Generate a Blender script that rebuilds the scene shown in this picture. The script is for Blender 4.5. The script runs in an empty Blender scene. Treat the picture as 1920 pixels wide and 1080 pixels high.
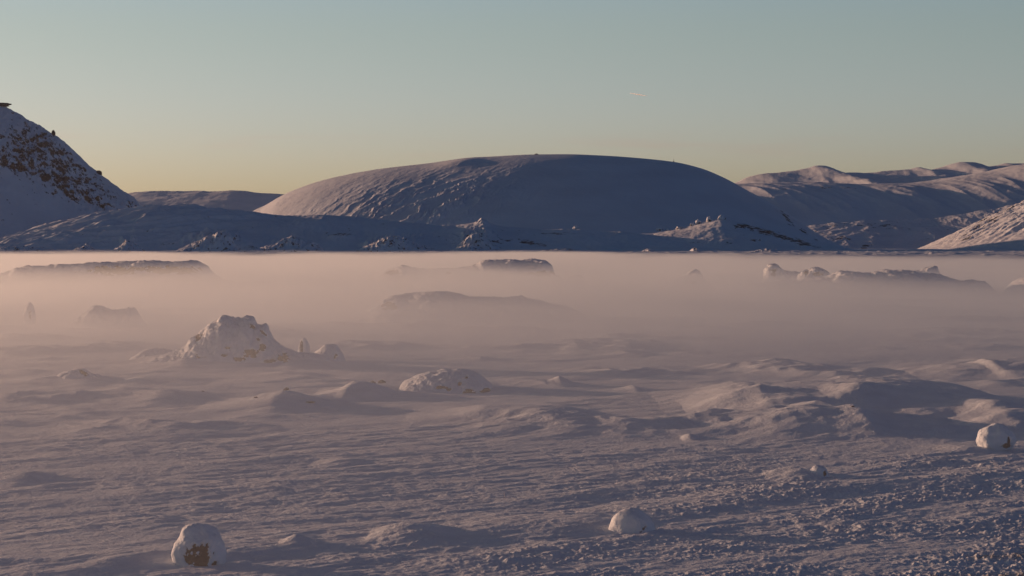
import bpy, math, random
import numpy as np
from mathutils import Vector, noise as mnoise

R = math.radians
sc = bpy.context.scene
col = sc.collection

# ------------------------------------------------------------------ camera
HFOV = R(24.0)
F = 960 / math.tan(HFOV / 2)          # pixels of the 1920 px wide photograph
H0 = 455.0                            # row of the true horizon in the photograph
CZ = 8.0                              # height of the viewpoint above the plain
cam = bpy.data.cameras.new('camera')
cam.angle = HFOV
cam.clip_start = 0.5
cam.clip_end = 80000
camo = bpy.data.objects.new('camera', cam)
col.objects.link(camo)
camo.location = (0, 0, CZ)
camo.rotation_euler = (R(90) - math.atan((540 - H0) / F), 0, 0)
sc.camera = camo

# ------------------------------------------------------------------ light
SUN_AZ = R(-58.0)                     # measured from +Y towards +X
SUN_EL = R(5.3)
S = Vector((math.sin(SUN_AZ) * math.cos(SUN_EL), math.cos(SUN_AZ) * math.cos(SUN_EL), math.sin(SUN_EL)))
sun = bpy.data.lights.new('sun', 'SUN')
sun.energy = 3.6
sun.angle = R(0.55)
sun.color = (1.0, 0.59, 0.385)
suno = bpy.data.objects.new('sun', sun)
suno.rotation_euler = S.to_track_quat('Z', 'Y').to_euler()
suno.location = (-60, 60, 60)
col.objects.link(suno)

world = bpy.data.worlds.new('World')
sc.world = world
world.use_nodes = True
wn = world.node_tree.nodes
wl = world.node_tree.links
wn.clear()
wout = wn.new('ShaderNodeOutputWorld')
bg = wn.new('ShaderNodeBackground')
sky = wn.new('ShaderNodeTexSky')
sky.sky_type = 'NISHITA'
sky.sun_disc = False
sky.sun_elevation = SUN_EL
sky.sun_rotation = SUN_AZ
sky.altitude = 200
sky.air_density = 1.0
sky.dust_density = 1.0
sky.ozone_density = 1.5
bg.inputs['Strength'].default_value = 0.15
# sky tint by height: pale yellow-teal near the horizon, unseen sky above darkened to deepen blue shade
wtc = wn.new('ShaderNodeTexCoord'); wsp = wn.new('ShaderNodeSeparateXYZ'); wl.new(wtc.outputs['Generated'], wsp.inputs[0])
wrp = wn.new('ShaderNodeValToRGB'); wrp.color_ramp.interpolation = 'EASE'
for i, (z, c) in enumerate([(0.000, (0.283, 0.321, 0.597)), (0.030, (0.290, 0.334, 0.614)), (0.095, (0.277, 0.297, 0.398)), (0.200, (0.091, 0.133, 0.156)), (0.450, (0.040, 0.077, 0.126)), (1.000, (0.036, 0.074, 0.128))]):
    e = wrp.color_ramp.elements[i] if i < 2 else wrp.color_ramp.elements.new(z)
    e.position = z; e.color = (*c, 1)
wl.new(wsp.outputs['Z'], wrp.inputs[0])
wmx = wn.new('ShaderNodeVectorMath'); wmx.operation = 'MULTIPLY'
# the half of the sky turned away from the sun is dimmed and blued to darken shaded slopes
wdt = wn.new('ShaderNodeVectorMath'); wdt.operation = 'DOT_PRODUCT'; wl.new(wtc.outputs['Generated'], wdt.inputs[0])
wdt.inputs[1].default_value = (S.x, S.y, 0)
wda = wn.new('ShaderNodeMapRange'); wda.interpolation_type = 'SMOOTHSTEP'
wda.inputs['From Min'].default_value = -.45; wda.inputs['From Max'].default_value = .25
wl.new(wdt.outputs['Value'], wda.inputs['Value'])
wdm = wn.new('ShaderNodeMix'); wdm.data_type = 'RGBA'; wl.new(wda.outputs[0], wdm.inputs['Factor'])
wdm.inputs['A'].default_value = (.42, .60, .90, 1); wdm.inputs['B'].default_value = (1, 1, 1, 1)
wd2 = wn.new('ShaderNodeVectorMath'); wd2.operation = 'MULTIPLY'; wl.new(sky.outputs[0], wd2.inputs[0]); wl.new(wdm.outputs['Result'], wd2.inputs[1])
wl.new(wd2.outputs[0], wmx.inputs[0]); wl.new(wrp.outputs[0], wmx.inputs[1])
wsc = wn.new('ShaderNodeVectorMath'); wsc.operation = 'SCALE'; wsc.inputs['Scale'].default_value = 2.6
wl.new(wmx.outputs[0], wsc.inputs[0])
# two faint rosy wisps low over the hills
wmp = wn.new('ShaderNodeMapping'); wmp.inputs['Scale'].default_value = (14, 14, 190); wmp.inputs['Rotation'].default_value = (0, R(-1.2), 0)
wl.new(wtc.outputs['Generated'], wmp.inputs['Vector'])
wnz = wn.new('ShaderNodeTexNoise'); wnz.inputs['Scale'].default_value = 1.0; wnz.inputs['Detail'].default_value = 5
wl.new(wmp.outputs[0], wnz.inputs['Vector'])
wb = wn.new('ShaderNodeValToRGB')
for i, (z, c) in enumerate([(0.0345, 0), (0.0405, 1), (0.047, 0)]):
    e = wb.color_ramp.elements[i] if i < 2 else wb.color_ramp.elements.new(z)
    e.position = z; e.color = (c, c, c, 1)
wl.new(wsp.outputs['Z'], wb.inputs[0])
wth = wn.new('ShaderNodeMapRange'); wth.inputs['From Min'].default_value = .50; wth.inputs['From Max'].default_value = .72; wth.inputs['To Max'].default_value = .55
wl.new(wnz.outputs['Fac'], wth.inputs['Value'])
wm = wn.new('ShaderNodeMath'); wm.operation = 'MULTIPLY'; wl.new(wth.outputs[0], wm.inputs[0]); wl.new(wb.outputs[0], wm.inputs[1])
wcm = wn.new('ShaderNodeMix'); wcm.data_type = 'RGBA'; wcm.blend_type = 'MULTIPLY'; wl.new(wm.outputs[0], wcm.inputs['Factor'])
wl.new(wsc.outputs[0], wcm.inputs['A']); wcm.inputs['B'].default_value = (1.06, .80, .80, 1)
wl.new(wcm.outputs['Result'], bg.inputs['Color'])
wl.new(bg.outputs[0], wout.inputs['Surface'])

sc.view_settings.view_transform = 'Standard'
sc.view_settings.look = 'None'
sc.view_settings.exposure = 0.16
sc.view_settings.gamma = 1.0
sc.render.engine = 'CYCLES'
sc.cycles.use_denoising = True
sc.cycles.max_bounces = 6
sc.cycles.diffuse_bounces = 2
sc.cycles.glossy_bounces = 1
sc.cycles.volume_bounces = 2
sc.cycles.volume_step_rate = 0.06
sc.cycles.volume_max_steps = 400
sc.cycles.sample_clamp_indirect = 4

# ------------------------------------------------------------------ helpers
def tag(o, label=None, cat=None, group=None, kind=None):
    if label: o['label'] = label
    if cat: o['category'] = cat
    if group: o['group'] = group
    if kind: o['kind'] = kind
    return o

def empty(name, loc):
    o = bpy.data.objects.new(name, None)
    o.location = loc
    o.empty_display_size = 0.3
    col.objects.link(o)
    return o

def mesh_obj(name, verts, faces, mat, parent=None, attrs=None, smooth=True, loc=(0, 0, 0)):
    me = bpy.data.meshes.new(name)
    verts = np.asarray(verts, dtype=np.float32)
    faces = np.asarray(faces, dtype=np.int32)
    k = faces.shape[1]
    me.vertices.add(len(verts))
    me.vertices.foreach_set('co', (verts - np.asarray(loc, dtype=np.float32)).ravel())
    me.loops.add(faces.size)
    me.loops.foreach_set('vertex_index', faces.ravel())
    me.polygons.add(len(faces))
    me.polygons.foreach_set('loop_start', np.arange(0, faces.size, k, dtype=np.int32))
    me.polygons.foreach_set('use_smooth', np.full(len(faces), smooth, dtype=bool))
    me.update(calc_edges=True)
    for an, av in (attrs or {}).items():
        a = me.attributes.new(an, 'FLOAT', 'POINT')
        a.data.foreach_set('value', np.asarray(av, dtype=np.float32).ravel())
    me.materials.append(mat)
    o = bpy.data.objects.new(name, me)
    col.objects.link(o)
    if parent is not None:
        o.parent = parent
        o.location = Vector(loc) - parent.location
    else:
        o.location = loc
    return o

def grid_faces(nr, nc, wrap=False):
    i = np.arange(nr - 1)[:, None]
    j = np.arange(nc if wrap else nc - 1)[None, :]
    a = i * nc + j
    b = i * nc + (j + 1) % nc
    return np.stack([a, b, b + nc, a + nc], -1).reshape(-1, 4)

_rng = np.random.RandomState(7)
_TAB = _rng.rand(8192) * 2 * np.pi
_GX, _GY = np.cos(_TAB), np.sin(_TAB)

def pn(x, y, seed=0):
    xi = np.floor(x); yi = np.floor(y)
    fx = x - xi; fy = y - yi
    xi = xi.astype(np.int64); yi = yi.astype(np.int64)
    def g(ix, iy, dx, dy):
        h = (ix * 73856093) ^ (iy * 19349663) ^ (seed * 83492791 + 12345)
        h = (h ^ (h >> 13)) * 1274126177
        h = (h ^ (h >> 16)) & 8191
        return _GX[h] * dx + _GY[h] * dy
    u = fx * fx * fx * (fx * (fx * 6 - 15) + 10)
    v = fy * fy * fy * (fy * (fy * 6 - 15) + 10)
    a = g(xi, yi, fx, fy); b = g(xi + 1, yi, fx - 1, fy)
    c = g(xi, yi + 1, fx, fy - 1); d = g(xi + 1, yi + 1, fx - 1, fy - 1)
    return 1.5 * ((a + u * (b - a)) * (1 - v) + (c + u * (d - c)) * v)

def fbm(x, y, o=4, seed=0, gain=0.5, lac=2.03):
    s = 0; a = 1.0; t = 0
    for k in range(o):
        s = s + a * pn(x, y, seed + k); t += a
        x = x * lac + 13.7; y = y * lac + 7.1; a *= gain
    return s / t

def ridged(x, y, o=4, seed=0, gain=0.5, lac=2.03):
    s = 0; a = 1.0; t = 0
    for k in range(o):
        s = s + a * (1 - np.abs(pn(x, y, seed + k)) * 2); t += a
        x = x * lac + 3.7; y = y * lac + 17.1; a *= gain
    return s / t

def sstep(a, b, x):
    t = np.clip((x - a) / (b - a), 0, 1)
    return t * t * (3 - 2 * t)

def dist_of(py): return CZ * F / (py - H0)          # distance of plain seen at that row
def wx(px, d): return (px - 960) / F * d
def wz(py, d): return CZ - (py - H0) / F * d

def interp_s(x, xp, fp):
    """smooth monotone-ish interpolation through the crest points"""
    xp = np.asarray(xp, float); fp = np.asarray(fp, float)
    o = np.argsort(xp); xp = xp[o]; fp = fp[o]
    h = np.diff(xp); dl = np.diff(fp) / h
    m = np.zeros_like(fp)
    m[1:-1] = np.where(dl[:-1] * dl[1:] > 0, 2 * dl[:-1] * dl[1:] / (dl[:-1] + dl[1:] + 1e-12), 0)
    m[0], m[-1] = dl[0], dl[-1]
    xc = np.clip(x, xp[0], xp[-1])
    k = np.clip(np.searchsorted(xp, xc) - 1, 0, len(h) - 1)
    t = (xc - xp[k]) / h[k]
    return ((1 + 2 * t) * (1 - t) ** 2 * fp[k] + t * (1 - t) ** 2 * h[k] * m[k]
            + t * t * (3 - 2 * t) * fp[k + 1] + t * t * (t - 1) * h[k] * m[k + 1])

# ------------------------------------------------------------------ materials
def new_mat(name):
    m = bpy.data.materials.new(name)
    m.use_nodes = True
    nt = m.node_tree
    nt.nodes.clear()
    return m, nt, nt.nodes.new, nt.links.new

def snow_mat(name, scale, bump, rock=None, dirt=None, snow=(0.85, 0.86, 0.87), edge=0.10, stretch=(1, 1, 1)):
    """snow with optional bare rock where the 'rock' attribute (plus break-up noise) passes a threshold"""
    m, nt, N, L = new_mat(name)
    out = N('ShaderNodeOutputMaterial'); b = N('ShaderNodeBsdfPrincipled')
    L(b.outputs[0], out.inputs['Surface'])
    b.inputs['Roughness'].default_value = 0.75
    b.inputs['Specular IOR Level'].default_value = 0.25
    tc = N('ShaderNodeNewGeometry')
    mp = N('ShaderNodeMapping'); mp.inputs['Scale'].default_value = stretch
    L(tc.outputs['Position'], mp.inputs['Vector'])
    n1 = N('ShaderNodeTexNoise'); n1.inputs['Scale'].default_value = scale
    n1.inputs['Detail'].default_value = 6; n1.inputs['Roughness'].default_value = 0.62
    L(mp.outputs[0], n1.inputs['Vector'])
    bp = N('ShaderNodeBump'); bp.inputs['Strength'].default_value = 1.0
    bp.inputs['Distance'].default_value = bump
    L(n1.outputs['Fac'], bp.inputs['Height'])
    L(bp.outputs[0], b.inputs['Normal'])
    # slight tonal drift of the snow itself (wind crust and powder)
    n2 = N('ShaderNodeTexNoise'); n2.inputs['Scale'].default_value = scale * 0.17
    n2.inputs['Detail'].default_value = 5
    L(mp.outputs[0], n2.inputs['Vector'])
    cr = N('ShaderNodeValToRGB')
    cr.color_ramp.elements[0].position = 0.35; cr.color_ramp.elements[1].position = 0.65
    cr.color_ramp.elements[0].color = (snow[0] * .90, snow[1] * .90, snow[2] * .91, 1)
    cr.color_ramp.elements[1].color = (*snow, 1)
    L(n2.outputs['Fac'], cr.inputs[0])
    colr = cr.outputs[0]
    if dirt:
        at = N('ShaderNodeAttribute'); at.attribute_name = 'dirt'
        n4 = N('ShaderNodeTexNoise'); n4.inputs['Scale'].default_value = 9.0
        n4.inputs['Detail'].default_value = 6; n4.inputs['Roughness'].default_value = 0.7
        L(tc.outputs['Position'], n4.inputs['Vector'])
        ad = N('ShaderNodeMath'); ad.operation = 'ADD'
        L(at.outputs['Fac'], ad.inputs[0]); L(n4.outputs['Fac'], ad.inputs[1])
        mr = N('ShaderNodeMapRange'); mr.inputs['From Min'].default_value = 0.98
        mr.inputs['From Max'].default_value = 1.22
        L(ad.outputs[0], mr.inputs['Value'])
        mx = N('ShaderNodeMix'); mx.data_type = 'RGBA'
        L(mr.outputs[0], mx.inputs['Factor']); L(colr, mx.inputs['A'])
        mx.inputs['B'].default_value = (*dirt, 1)
        colr = mx.outputs['Result']
    if rock:
        at = N('ShaderNodeAttribute'); at.attribute_name = 'rock'
        n3 = N('ShaderNodeTexNoise'); n3.inputs['Scale'].default_value = scale * 0.8
        n3.inputs['Detail'].default_value = 7; n3.inputs['Roughness'].default_value = 0.72
        L(mp.outputs[0], n3.inputs['Vector'])
        ad = N('ShaderNodeMath'); ad.operation = 'ADD'
        st = N('ShaderNodeMapRange'); st.inputs['From Min'].default_value = .32; st.inputs['From Max'].default_value = .68
        L(n3.outputs['Fac'], st.inputs['Value'])
        L(at.outputs['Fac'], ad.inputs[0]); L(st.outputs[0], ad.inputs[1])
        mr = N('ShaderNodeMapRange'); mr.inputs['From Min'].default_value = 1.06 - edge
        mr.inputs['From Max'].default_value = 1.06 + edge
        L(ad.outputs[0], mr.inputs['Value'])
        vr = N('ShaderNodeTexNoise'); vr.inputs['Scale'].default_value = scale * 2.1
        vr.inputs['Detail'].default_value = 4
        L(tc.outputs['Position'], vr.inputs['Vector'])
        rc = N('ShaderNodeValToRGB')
        rc.color_ramp.elements[0].position = 0.3; rc.color_ramp.elements[1].position = 0.7
        rc.color_ramp.elements[0].color = (rock[0] * .55, rock[1] * .55, rock[2] * .55, 1)
        rc.color_ramp.elements[1].color = (rock[0] * 1.35, rock[1] * 1.3, rock[2] * 1.25, 1)
        L(vr.outputs['Fac'], rc.inputs[0])
        mx = N('ShaderNodeMix'); mx.data_type = 'RGBA'
        L(mr.outputs[0], mx.inputs['Factor']); L(colr, mx.inputs['A']); L(rc.outputs[0], mx.inputs['B'])
        colr = mx.outputs['Result']
    L(colr, b.inputs['Base Color'])
    return m

def rock_mat(name, c, scale=3.0, bump=0.05):
    m, nt, N, L = new_mat(name)
    out = N('ShaderNodeOutputMaterial'); b = N('ShaderNodeBsdfPrincipled')
    L(b.outputs[0], out.inputs['Surface'])
    b.inputs['Roughness'].default_value = 0.9
    g = N('ShaderNodeNewGeometry')
    n = N('ShaderNodeTexNoise'); n.inputs['Scale'].default_value = scale; n.inputs['Detail'].default_value = 7
    n.inputs['Roughness'].default_value = 0.7
    L(g.outputs['Position'], n.inputs['Vector'])
    cr = N('ShaderNodeValToRGB')
    cr.color_ramp.elements[0].position = 0.32; cr.color_ramp.elements[1].position = 0.68
    cr.color_ramp.elements[0].color = (c[0] * .5, c[1] * .5, c[2] * .5, 1)
    cr.color_ramp.elements[1].color = (c[0] * 1.4, c[1] * 1.35, c[2] * 1.3, 1)
    L(n.outputs['Fac'], cr.inputs[0]); L(cr.outputs[0], b.inputs['Base Color'])
    bp = N('ShaderNodeBump'); bp.inputs['Distance'].default_value = bump
    L(n.outputs['Fac'], bp.inputs['Height']); L(bp.outputs[0], b.inputs['Normal'])
    return m

M_GROUND = snow_mat('snow_ground', 7.0, 0.055, dirt=(0.17, 0.11, 0.065))
M_SNOW = snow_mat('snow_cover', 12.0, 0.012)
M_ROCK = rock_mat('lava_rock', (0.095, 0.034, 0.024), 4.0, 0.04)
M_DARK = rock_mat('dark_stone', (0.06, 0.045, 0.04), 6.0, 0.03)

# ------------------------------------------------------------------ ground relief
# crest lines of drifts and hummocks: points (column, ground row, top row), half widths in metres
def drift(pts, wf, wb, warp=0.25, seed=1):
    P = []
    for px, pg, pt in pts:
        d = dist_of(pg)
        P.append((wx(px, d), d, 0.64 * max(0.0, wz(pt, d))))
    P.sort()
    return dict(x=np.array([p[0] for p in P]), y=np.array([p[1] for p in P]), h=np.array([p[2] for p in P]),
                wf=wf, wb=wb, warp=warp, seed=seed)

def dl(row, pts, wf, wb, **k):
    return drift([(px, row, pt) for px, pt in pts], wf, wb, **k)

DRIFTS = [
    dl(688, [(200, 688), (290, 678), (350, 668), (390, 672), (520, 678), (560, 668), (600, 672), (660, 688)], 5, 5, seed=9),
    dl(748, [(1225, 748), (1300, 733), (1372, 706), (1400, 700), (1480, 699), (1560, 693), (1700, 689), (1780, 700), (1845, 726), (1885, 748)], 15, 8, seed=11),
    dl(768, [(1280, 768), (1380, 736), (1420, 733), (1445, 741), (1530, 737), (1600, 720), (1640, 722), (1710, 742), (1770, 768)], 7, 5, seed=12),
    dl(806, [(1370, 806), (1480, 782), (1530, 767), (1580, 757), (1605, 750), (1625, 762), (1660, 780), (1750, 793), (1800, 806)], 5, 4, seed=13),
    dl(800, [(1790, 800), (1860, 775), (1890, 762), (1960, 757), (2080, 800)], 5, 5, seed=14),
    dl(700, [(1690, 700), (1750, 682), (1790, 673), (1830, 669), (1852, 657), (1880, 661), (1960, 662), (2080, 700)], 10, 8, seed=15),
    dl(690, [(1380, 690), (1440, 680), (1500, 676), (1560, 681), (1640, 690)], 8, 6, seed=16),
    dl(716, [(-60, 716), (40, 706), (110, 699), (170, 700), (230, 712), (270, 703), (330, 708), (400, 716)], 6, 5, seed=17),
    dl(752, [(150, 752), (250, 741), (300, 734), (335, 737), (430, 752)], 4, 4, seed=18),
    dl(760, [(380, 760), (470, 738), (505, 726), (535, 718), (560, 726), (600, 742), (650, 760)], 6, 4, seed=19),
    dl(738, [(590, 738), (640, 717), (662, 701), (700, 710), (740, 738)], 6, 4, seed=20),
    dl(780, [(760, 780), (850, 766), (915, 748), (1000, 747), (1070, 756), (1130, 780)], 6, 5, seed=21),
    dl(722, [(1028, 722), (1040, 716), (1052, 708), (1072, 717), (1090, 722)], 3, 2, seed=22),
    dl(730, [(1150, 730), (1172, 725), (1188, 719), (1200, 726), (1215, 730)], 3, 2, seed=23),
    dl(900, [(-60, 900), (8, 886), (52, 881), (90, 900)], 3, 2, seed=24),
    dl(868, [(585, 868), (640, 858), (700, 868)], 2, 2, seed=25),
    dl(1002, [(690, 1002), (728, 984), (765, 977), (812, 984), (860, 1002)], 2.0, 1.6, seed=26),
    dl(1025, [(520, 1025), (560, 1003), (600, 1025)], 1.0, 1.0, seed=27),
    dl(823, [(1280, 823), (1298, 810), (1318, 823)], 1.0, 1.0, seed=28),
    dl(895, [(1430, 895), (1500, 871), (1535, 895)], 1.6, 1.6, seed=29),
    drift([(1150, 985, 974), (1260, 965, 957), (1450, 935, 924), (1640, 915, 902), (1900, 892, 878), (2100, 872, 855)], 2.2, 5.0, seed=30),
    drift([(-200, 1062, 1050), (60, 1056, 1042), (280, 1048, 1035), (560, 1035, 1026), (700, 1028, 1028)], 1.2, 2.5, seed=31),
    drift([(800, 815, 815), (1000, 806, 797), (1250, 800, 789), (1500, 806, 798), (1640, 812, 812)], 3.5, 6.0, seed=32),
    drift([(-100, 950, 942), (150, 938, 928), (420, 925, 914), (640, 910, 903), (760, 900, 900)], 2.0, 4.0, seed=33),
    drift([(700, 1020, 1020), (900, 1000, 991), (1100, 985, 980), (1200, 978, 978)], 1.5, 3.5, seed=34),
]

CA, SA = math.cos(R(38)), math.sin(R(38))

def ground_z(x, y, detail=True):
    x = np.asarray(x, float); y = np.asarray(y, float)
    d = np.sqrt(x * x + y * y)
    near = 1 - sstep(150, 260, d)
    z = 0.10 * fbm(x / 34, y / 34, 2, 5) * sstep(30, 120, d) + 0.9 * fbm(x / 160, y / 160, 3, 6) * sstep(300, 900, d)
    # wind-combed drifts, long axis running up to the right
    u = x * CA + y * SA; v = -x * SA + y * CA
    wrp = fbm(x / 9, y / 9, 2, 40)
    calm = 0.45 + 0.55 * sstep(-0.25, 0.25, fbm(u / 34, v / 9, 2, 41))
    z = z + 0.15 * fbm(u / 12 + wrp * .6, v / 3.2 + wrp, 3, 42) * calm * near
    z = z + 0.030 * ridged(u / 3.1 + wrp, v / 0.9 + wrp, 2, 43) * calm * (1 - sstep(95, 190, d))
    z = z + 0.040 * fbm(u / 2.6 + wrp, v / 1.5, 5, 45, gain=.60) * (.35 + calm) * (1 - sstep(150, 260, d))
    z = z + 0.026 * fbm(u / 0.7, v / 0.34, 3, 44, gain=.6) * (0.4 + calm) * (1 - sstep(75, 130, d))
    # broken crusty lumps in the near right
    rgt = sstep(-4, 9, x - (y - 58) * 0.10) * (1 - sstep(78, 96, d + 3 * wrp))
    bot = (1 - sstep(59, 67, d + 3 * wrp)) * sstep(-6, 0, x)
    lm = np.clip(0.08 + rgt + 0.7 * bot, 0, 1) * (1 - sstep(95, 120, d))
    rag = sstep(-0.35, 0.3, fbm(u / 7, v / 2.5, 3, 46))
    lump = np.clip(fbm(u / 0.50 + 3 * wrp, v / 0.26, 3, 47, gain=.6) + 0.02, 0, 1)
    z = z + lm * rag * (0.13 * lump + 0.10 * np.clip(fbm(x / 1.1, y / 1.3, 3, 48), 0, 1) + 0.03 * fbm(x / .16, y / .3, 2, 49))
    # lava hummocks under the snow, middle distance and inside the mist
    hm = sstep(0.05, 0.5, fbm(x / 14, y / 16, 3, 50)) * sstep(92, 112, d) * (1 - sstep(300, 420, d))
    z = z + hm * .6 * (0.35 + 0.5 * ridged(x / 4.2, y / 5, 3, 51))
    hm2 = sstep(0.05, 0.45, fbm(x / 60, y / 80, 3, 52)) * sstep(240, 330, d)
    z = z + hm2 * 1.0 * (0.4 + 0.6 * fbm(x / 9, y / 14, 4, 53, gain=.6) * (1 - sstep(900, 1500, d)))
    hm3 = sstep(-0.1, 0.5, fbm(x / 45, y / 70, 3, 54)) * sstep(1250, 1500, d) * (1 - sstep(2300, 2700, d))
    z = z + hm3 * 1.6 * ridged(x / 16, y / 26, 4, 55)
    # named drifts
    for D in DRIFTS:
        pad = 0.25 * (D['x'][-1] - D['x'][0]) + 1
        y0 = D['y'].min() - 3.0 * D['wf']; y1 = D['y'].max() + 3.0 * D['wb']
        k = (x > D['x'][0] - pad) & (x < D['x'][-1] + pad) & (y > y0) & (y < y1)
        if not k.any(): continue
        X = x[k]; Y = y[k]
        w1 = fbm(X / 3.2, Y / 3.2, 3, D['seed']) * D['warp']
        h = interp_s(X + w1, D['x'], D['h'])
        yc = np.interp(X, D['x'], D['y'])
        t = (Y - yc)
        t = np.where(t < 0, t / D['wf'], t / D['wb']) * (1 + 0.7 * fbm(X / 5, Y / 5, 2, D['seed'] + 3))
        s = np.exp(-1.6 * t * t) * sstep(D['x'][0] - pad, D['x'][0] + .01, X) * sstep(-(D['x'][-1] + pad), -D['x'][-1] + .01, -X)
        f = s * h * (1 + 0.10 * fbm(X / 1.4, Y / 1.8, 4, D['seed'] + 5, gain=.55))
        z[k] = np.maximum(z[k], 0) * 0.35 * np.clip(s, 0, 1) + z[k] * (1 - 0.35 * np.clip(s, 0, 1)) * 1.0 + f * 1.0
    return z

# rows of the sheet: fine where the picture sees it, coarse beyond
rows = [2.0]
while rows[-1] < 40: rows.append(rows[-1] * 1.06)
while rows[-1] < 56: rows.append(rows[-1] * 1.012)
while rows[-1] < 230: rows.append(rows[-1] * (1 + 0.00135 + 0.0006 * (rows[-1] - 56) / 170))
while rows[-1] < 2600: rows.append(rows[-1] * 1.0062)
while rows[-1] < 8800: rows.append(rows[-1] * 1.05)
rows = np.array(rows)
fine = np.linspace(-13.2, 13.2, 1250)
a1 = 13.2 + np.cumsum(np.linspace(0.04, 9, 36))
a1 = a1[a1 < 178]
cols = np.radians(np.concatenate([-a1[::-1], fine, a1]))
RR, AA = np.meshgrid(rows, cols, indexing='ij')
GXX = RR * np.sin(AA); GYY = RR * np.cos(AA)
GZZ = ground_z(GXX.ravel(), GYY.ravel()).reshape(GXX.shape)
GZZ = GZZ * sstep(20, 45, RR)
wrpd = fbm(GXX / 4, GYY / 2.5, 3, 61)
dirt = sstep(0, 1, (GXX - 7.5) / 5.0 + (64 - GYY) / 8.0 - 0.75 + 0.7 * wrpd) * (1 - sstep(68, 72, GYY)) * (GYY > 30)
far_soil = 0
for cx_, cd_, rx_, ry_ in ((1600, 1010, 14, 26), (1560, 1060, 8, 16), (1405, 1080, 6, 14), (1490, 1060, 5, 12), (1340, 1120, 9, 14)):
    far_soil = np.maximum(far_soil, np.exp(-((GXX - wx(cx_, cd_)) / rx_) ** 2 - ((GYY - cd_) / ry_) ** 2))
GZZ = GZZ + far_soil * 1.2
tuft = dirt * np.clip(fbm(GXX / .16, GYY / .30, 2, 62), 0, 1) * 0.14
GZZ = GZZ + tuft
mesh_obj('snowy_ground', np.stack([GXX, GYY, GZZ], -1).reshape(-1, 3), grid_faces(len(rows), len(cols), wrap=True)[:, ::-1],
         M_GROUND, attrs={'dirt': np.maximum(dirt * 0.60, far_soil * .72).ravel()})
tag(bpy.data.objects['snowy_ground'], kind='structure')
ground = bpy.data.objects['snowy_ground']
ground.name = 'ground'
del RR, AA, GXX, GYY, GZZ, wrpd, tuft

# ------------------------------------------------------------------ hills
def hill(name, D, wf, wb, pts, nx, ny, mat, shape=1.5, wid=None, bump_fn=None, rock_fn=None, pad=0, sink=4.0, shear=0.0, base=0.0):
    P = sorted((wx(px, D), wz(pt, D)) for px, pt in pts)
    xp = [p[0] for p in P]; hp = [p[1] for p in P]
    X = np.linspace(xp[0], xp[-1], nx)
    T = np.linspace(-1.15, 1.15, ny)
    XX, TT = np.meshgrid(X, T)
    w = np.ones_like(XX) if wid is None else wid(XX)
    YY = D + TT * np.where(TT < 0, wf, wb) * w
    h = interp_s(XX - shear * np.maximum(D - YY, 0), xp, hp)
    s = np.clip(1 - np.abs(TT) ** shape, 0, 1) ** 1.15
    ZZ = base + (h - base) * s
    if bump_fn is not None: ZZ = ZZ + bump_fn(XX, YY, TT, s, h)
    ZZ = ZZ - sink * sstep(0.97, 1.12, np.abs(TT))
    rk = np.zeros_like(XX) if rock_fn is None else rock_fn(XX, YY, ZZ, TT)
    o = mesh_obj(name, np.stack([XX, YY, ZZ], -1).reshape(-1, 3), grid_faces(ny, nx), mat, attrs={'rock': rk})
    tag(o, kind='structure')
    return o

def pcol(X, Y): return 960 + X / Y * F              # picture column / row of a world point, used to
def prow(Z, Y): return H0 + (CZ - Z) / Y * F        # lay out where the bare rock crops out of the snow

def blob(px, py, cx, cy, rx, ry, rot=0.0):
    a = R(rot); dx = px - cx; dy = py - cy
    u = (dx * math.cos(a) + dy * math.sin(a)) / rx; v = (-dx * math.sin(a) + dy * math.cos(a)) / ry
    return np.exp(-(u * u + v * v))

M_DOME = snow_mat('snow_dome', 0.10, 0.8, rock=(0.07, 0.055, 0.05), edge=0.05)
M_FOOT = snow_mat('snow_foothill', 0.16, 0.7, rock=(0.07, 0.055, 0.05), edge=0.06)
M_MTN = snow_mat('snow_mountain', 0.13, 0.9, rock=(0.018, 0.021, 0.030), edge=0.06)
M_FAR = snow_mat('snow_far', 0.03, 2.0, rock=(0.07, 0.06, 0.055), edge=0.06)

# the long smooth dome
XD0, XD1 = wx(452, 2800), wx(1610, 2800)
def dome_w(X):
    t = np.clip((X - XD0) / (XD1 - XD0) * 2 - 1, -1, 1)
    return 0.12 + 0.88 * np.sqrt(np.clip(1 - np.abs(t) ** 2.2, 0, 1))
def dome_b(X, Y, T, s, h):
    px = pcol(X, Y)
    fr = np.clip(-T, 0, 1)
    py = prow(h * s, Y)
    crag = blob(px, py, 790, 385, 150, 38, -8)
    crag = np.clip(crag * 1.4, 0, 1)
    u = X * 0.70 - Y * 0.45; v = X * 0.45 + Y * .70
    k = crag * 5.0 * np.clip(ridged(u / 15 + .5 * fbm(X / 22, Y / 22, 3, 71), v / 60, 5, 70, gain=.6) - 0.36, 0, 1)
    left = 1 - sstep(XD0 + 90, XD0 + 330, X)
    k = k + left * .45 * fbm(u / 16, v / 26, 5, 72, gain=.65) * sstep(0, .2, s)
    k = k + 1.2 * fbm(u / 75, v / 200, 3, 73) * sstep(0.02, .3, s) * sstep(0.05, 0.4, fr) * (1 - sstep(wx(1250, 2800), wx(1450, 2800), X) * .6)
    k = k + blob(px, py, 865, 306, 40, 7, -8) * 3.0
    return k
def dome_r(X, Y, Z, T):
    px = pcol(X, Y); py = prow(Z, Y)
    return 0.62 * np.maximum.reduce([blob(px, py, 1478, 412, 26, 7, 45), blob(px, py, 1508, 435, 14, 4, 40), blob(px, py, 1530, 452, 10, 4, 40)])
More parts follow.
